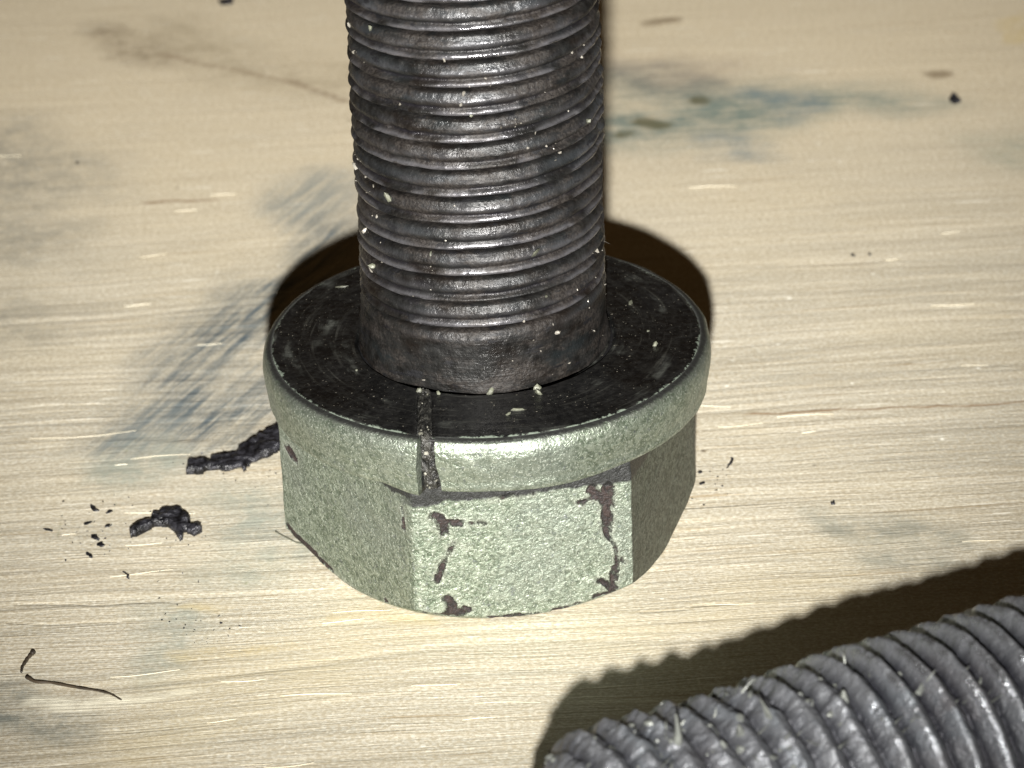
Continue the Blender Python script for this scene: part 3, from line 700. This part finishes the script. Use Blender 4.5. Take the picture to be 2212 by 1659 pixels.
o = flake('paint_flake', [(402, 1005), (408, 1000), (455, 998), (460, 988), (510, 985), (515, 972), (545, 965), (575, 940), (605, 925), (625, 935), (620, 975), (590, 995), (545, 1008), (530, 1030), (520, 1012), (490, 1022), (450, 1018), (440, 1026), (405, 1026)], .034, .03, 3)
tag(o, 'long curled black paint flake reaching left from the foot of the green hexagonal head', 'paint flake')
o = flake('paint_flake', [(277, 1150), (290, 1142), (325, 1128), (328, 1112), (345, 1115), (352, 1106), (395, 1103), (410, 1130), (420, 1142), (435, 1135), (436, 1150), (420, 1158), (400, 1150), (398, 1165), (388, 1168), (378, 1150), (355, 1140), (335, 1140), (300, 1158), (280, 1160)], .038, .0, 13)
tag(o, 'ragged grey black paint flake with a thin tail, lying alone left of the head', 'paint flake')

crumbs = [(205, 1100, 16, 5, -.5, 'slanting black crumb at the top of the cluster left of the ragged flake'),
          (192, 1130, 14, 4, .3, 'thin black crumb in the middle of the cluster left of the ragged flake'),
          (208, 1160, 13, 7, -.4, 'thick black crumb below the middle of the cluster left of the ragged flake'),
          (219, 1176, 10, 6, -.1, 'roundish black crumb lowest but one of the cluster left of the ragged flake'),
          (193, 1200, 14, 4, -.5, 'thin black sliver lying apart under the crumb cluster'),
          (101, 1145, 14, 2.5, -.15, 'hair thin dark sliver leftmost beside the crumb cluster'),
          (230, 1136, 8, 3, .4, 'tiny dark crumb at the right of the crumb cluster'),
          (272, 1240, 16, 3, -.75, 'lone dark sliver slanting below the ragged flake'),
          (234, 1105, 9, 3, .2, 'tiny dark crumb at the top right of the crumb cluster'),
          (1797, 1085, 7, 6, 0, 'small round black speck alone on bare board right of the head'),
          (1576, 998, 16, 4, 1.2, 'upright black tick mark of soot on the board right of the head'),
          (1516, 1044, 9, 3, .3, 'small black smear close to the right corner of the head'),
          (1512, 1018, 7, 3, .1, 'tiny black speck touching the right side of the head'),
          (2062, 215, 13, 10, -.9, 'blurred dark grey crumb far back at the upper right'),
          (1880, 548, 4, 4, 1.2, 'right one of two tiny dark specks on the board at right'),
          (1846, 550, 6, 3, 0, 'left one of two tiny dark specks on the board at right'),
          (490, 4, 16, 8, 0, 'blurred dark crumb at the upper edge left of the shank'),
          (168, 350+0, 5, 3, 0, 'tiny brown speck on the board at the far left')]
for k_, (px, py, L, W, a, lab) in enumerate(crumbs):
    pts = []
    nn = 9
    for i in range(nn):
        t_a = 2*math.pi*i/nn; rr_ = rng.uniform(.7, 1.2)
        x, y = L*math.cos(t_a)*rr_, W*math.sin(t_a)*rr_
        pts.append((px+x*math.cos(a)+y*math.sin(a), py-x*math.sin(a)+y*math.cos(a)))
    o = flake('black_crumb', pts, .004+.0011*W, 0, 20+k_, None, .0035 if L < 20 else .006)
    tag(o, lab, 'crumb', 'dark crumbs scattered on the board')

bag = Bag()                                 # powder of black paint round the crumbs
for i in range(150):
    cx, cy, sp = [(200, 1150, 45), (350, 1140, 70), (520, 1010, 60), (1520, 1030, 40), (415, 1350, 50)][rng.integers(5)]
    q = G(rng.normal(cx, sp), rng.normal(cy, sp*.6)); s_ = rng.uniform(.0015, .0045)
    bag.add(lump((q[0], q[1], 0), (s_*1.6, s_, s_*.6)), ICO_F)
dust = bag.build('black_dust', M_black)
tag(dust, 'fine black powder sprinkled on the board round the crumbs and flakes', None, None, 'stuff')
# dark bristle and the torn splinter at lower left
def strand(name, pts, rad, mat, hts):
    P3 = np.array([at(x, y, h) for (x, y), h in zip(pts, hts)]); ns = 40
    u = np.linspace(0, len(P3)-1, ns); Cc = np.stack([np.interp(u, range(len(P3)), P3[:, i]) for i in range(3)], 1)
    for _ in range(3): Cc[1:-1] = (Cc[:-2]+2*Cc[1:-1]+Cc[2:])/4
    V = []; F = []
    for i in range(ns):
        d = Cc[min(i+1, ns-1)]-Cc[max(i-1, 0)]; d /= np.linalg.norm(d); s = np.cross(d, [0, 0, 1.]); s /= np.linalg.norm(s)+1e-9; q = np.cross(s, d)
        r = rad(i/(ns-1))*(1+.25*vnoise(np.array(i*.7), np.array(0.), np.array(0.), 5))
        for a in range(6): V.append(Cc[i]+r*(math.cos(a*math.pi/3)*s+math.sin(a*math.pi/3)*q))
    for i in range(ns-1):
        for a in range(6): F.append((6*i+a, 6*i+(a+1) % 6, 6*i+6+(a+1) % 6, 6*i+6+a))
    F += [(5, 4, 3, 2, 1, 0), tuple(range(6*ns-6, 6*ns))]
    o0 = Cc[0]*[1, 1, 0]; V = np.array(V)-o0
    me = bpy.data.meshes.new(name); me.from_pydata(V.tolist(), [], F); me.update()
    o = link(name, me, mat); o.location = o0; return o
M_hair = simple('dark_bristle', (.012, .011, .010), .4, 0, .5, 0, (.06, .045, .03), 6)
o = strand('dark_bristle', [(72, 1408), (60, 1422), (48, 1440), (46, 1452)], lambda u: .012*(1-.5*u), M_hair, [.02, .012, .01, .006])
tag(o, 'short black bristle at the far left end of the torn splinter', 'bristle')
o = strand('dark_bristle', [(58, 1462), (75, 1473), (110, 1474), (160, 1484), (215, 1492), (240, 1499), (262, 1512)], lambda u: .0085*(1-.7*u)+.001, M_hair, [.008]*7)
tag(o, 'long thin brown black hair curving right over the torn pale splinter', 'hair')
# thin dark wire loop by the left foot of the head, fine hairs at the shank
o = strand('fine_fibre', [(595, 1148), (612, 1158), (640, 1172), (670, 1178)], lambda u: .0035, simple('grey_fibre', (.12, .12, .09), .5), [.006]*4)
tag(o, 'fine grey fibre lying on the board at the left foot of the head', 'fibre')
def shank_strand(p0, p1, r):
    a = np.array(p0); b_ = np.array(p1); bb = Bag(); spike(bb, a, b_-a, np.linalg.norm(b_-a), r, .15); return bb.build('stray_hair', M_speck, bolt)
q = at(1305, 521, 1.65); q2 = at(1321, 528, 1.65); shank_strand(q, q2, .002)
print('meshes', len(bpy.data.objects))
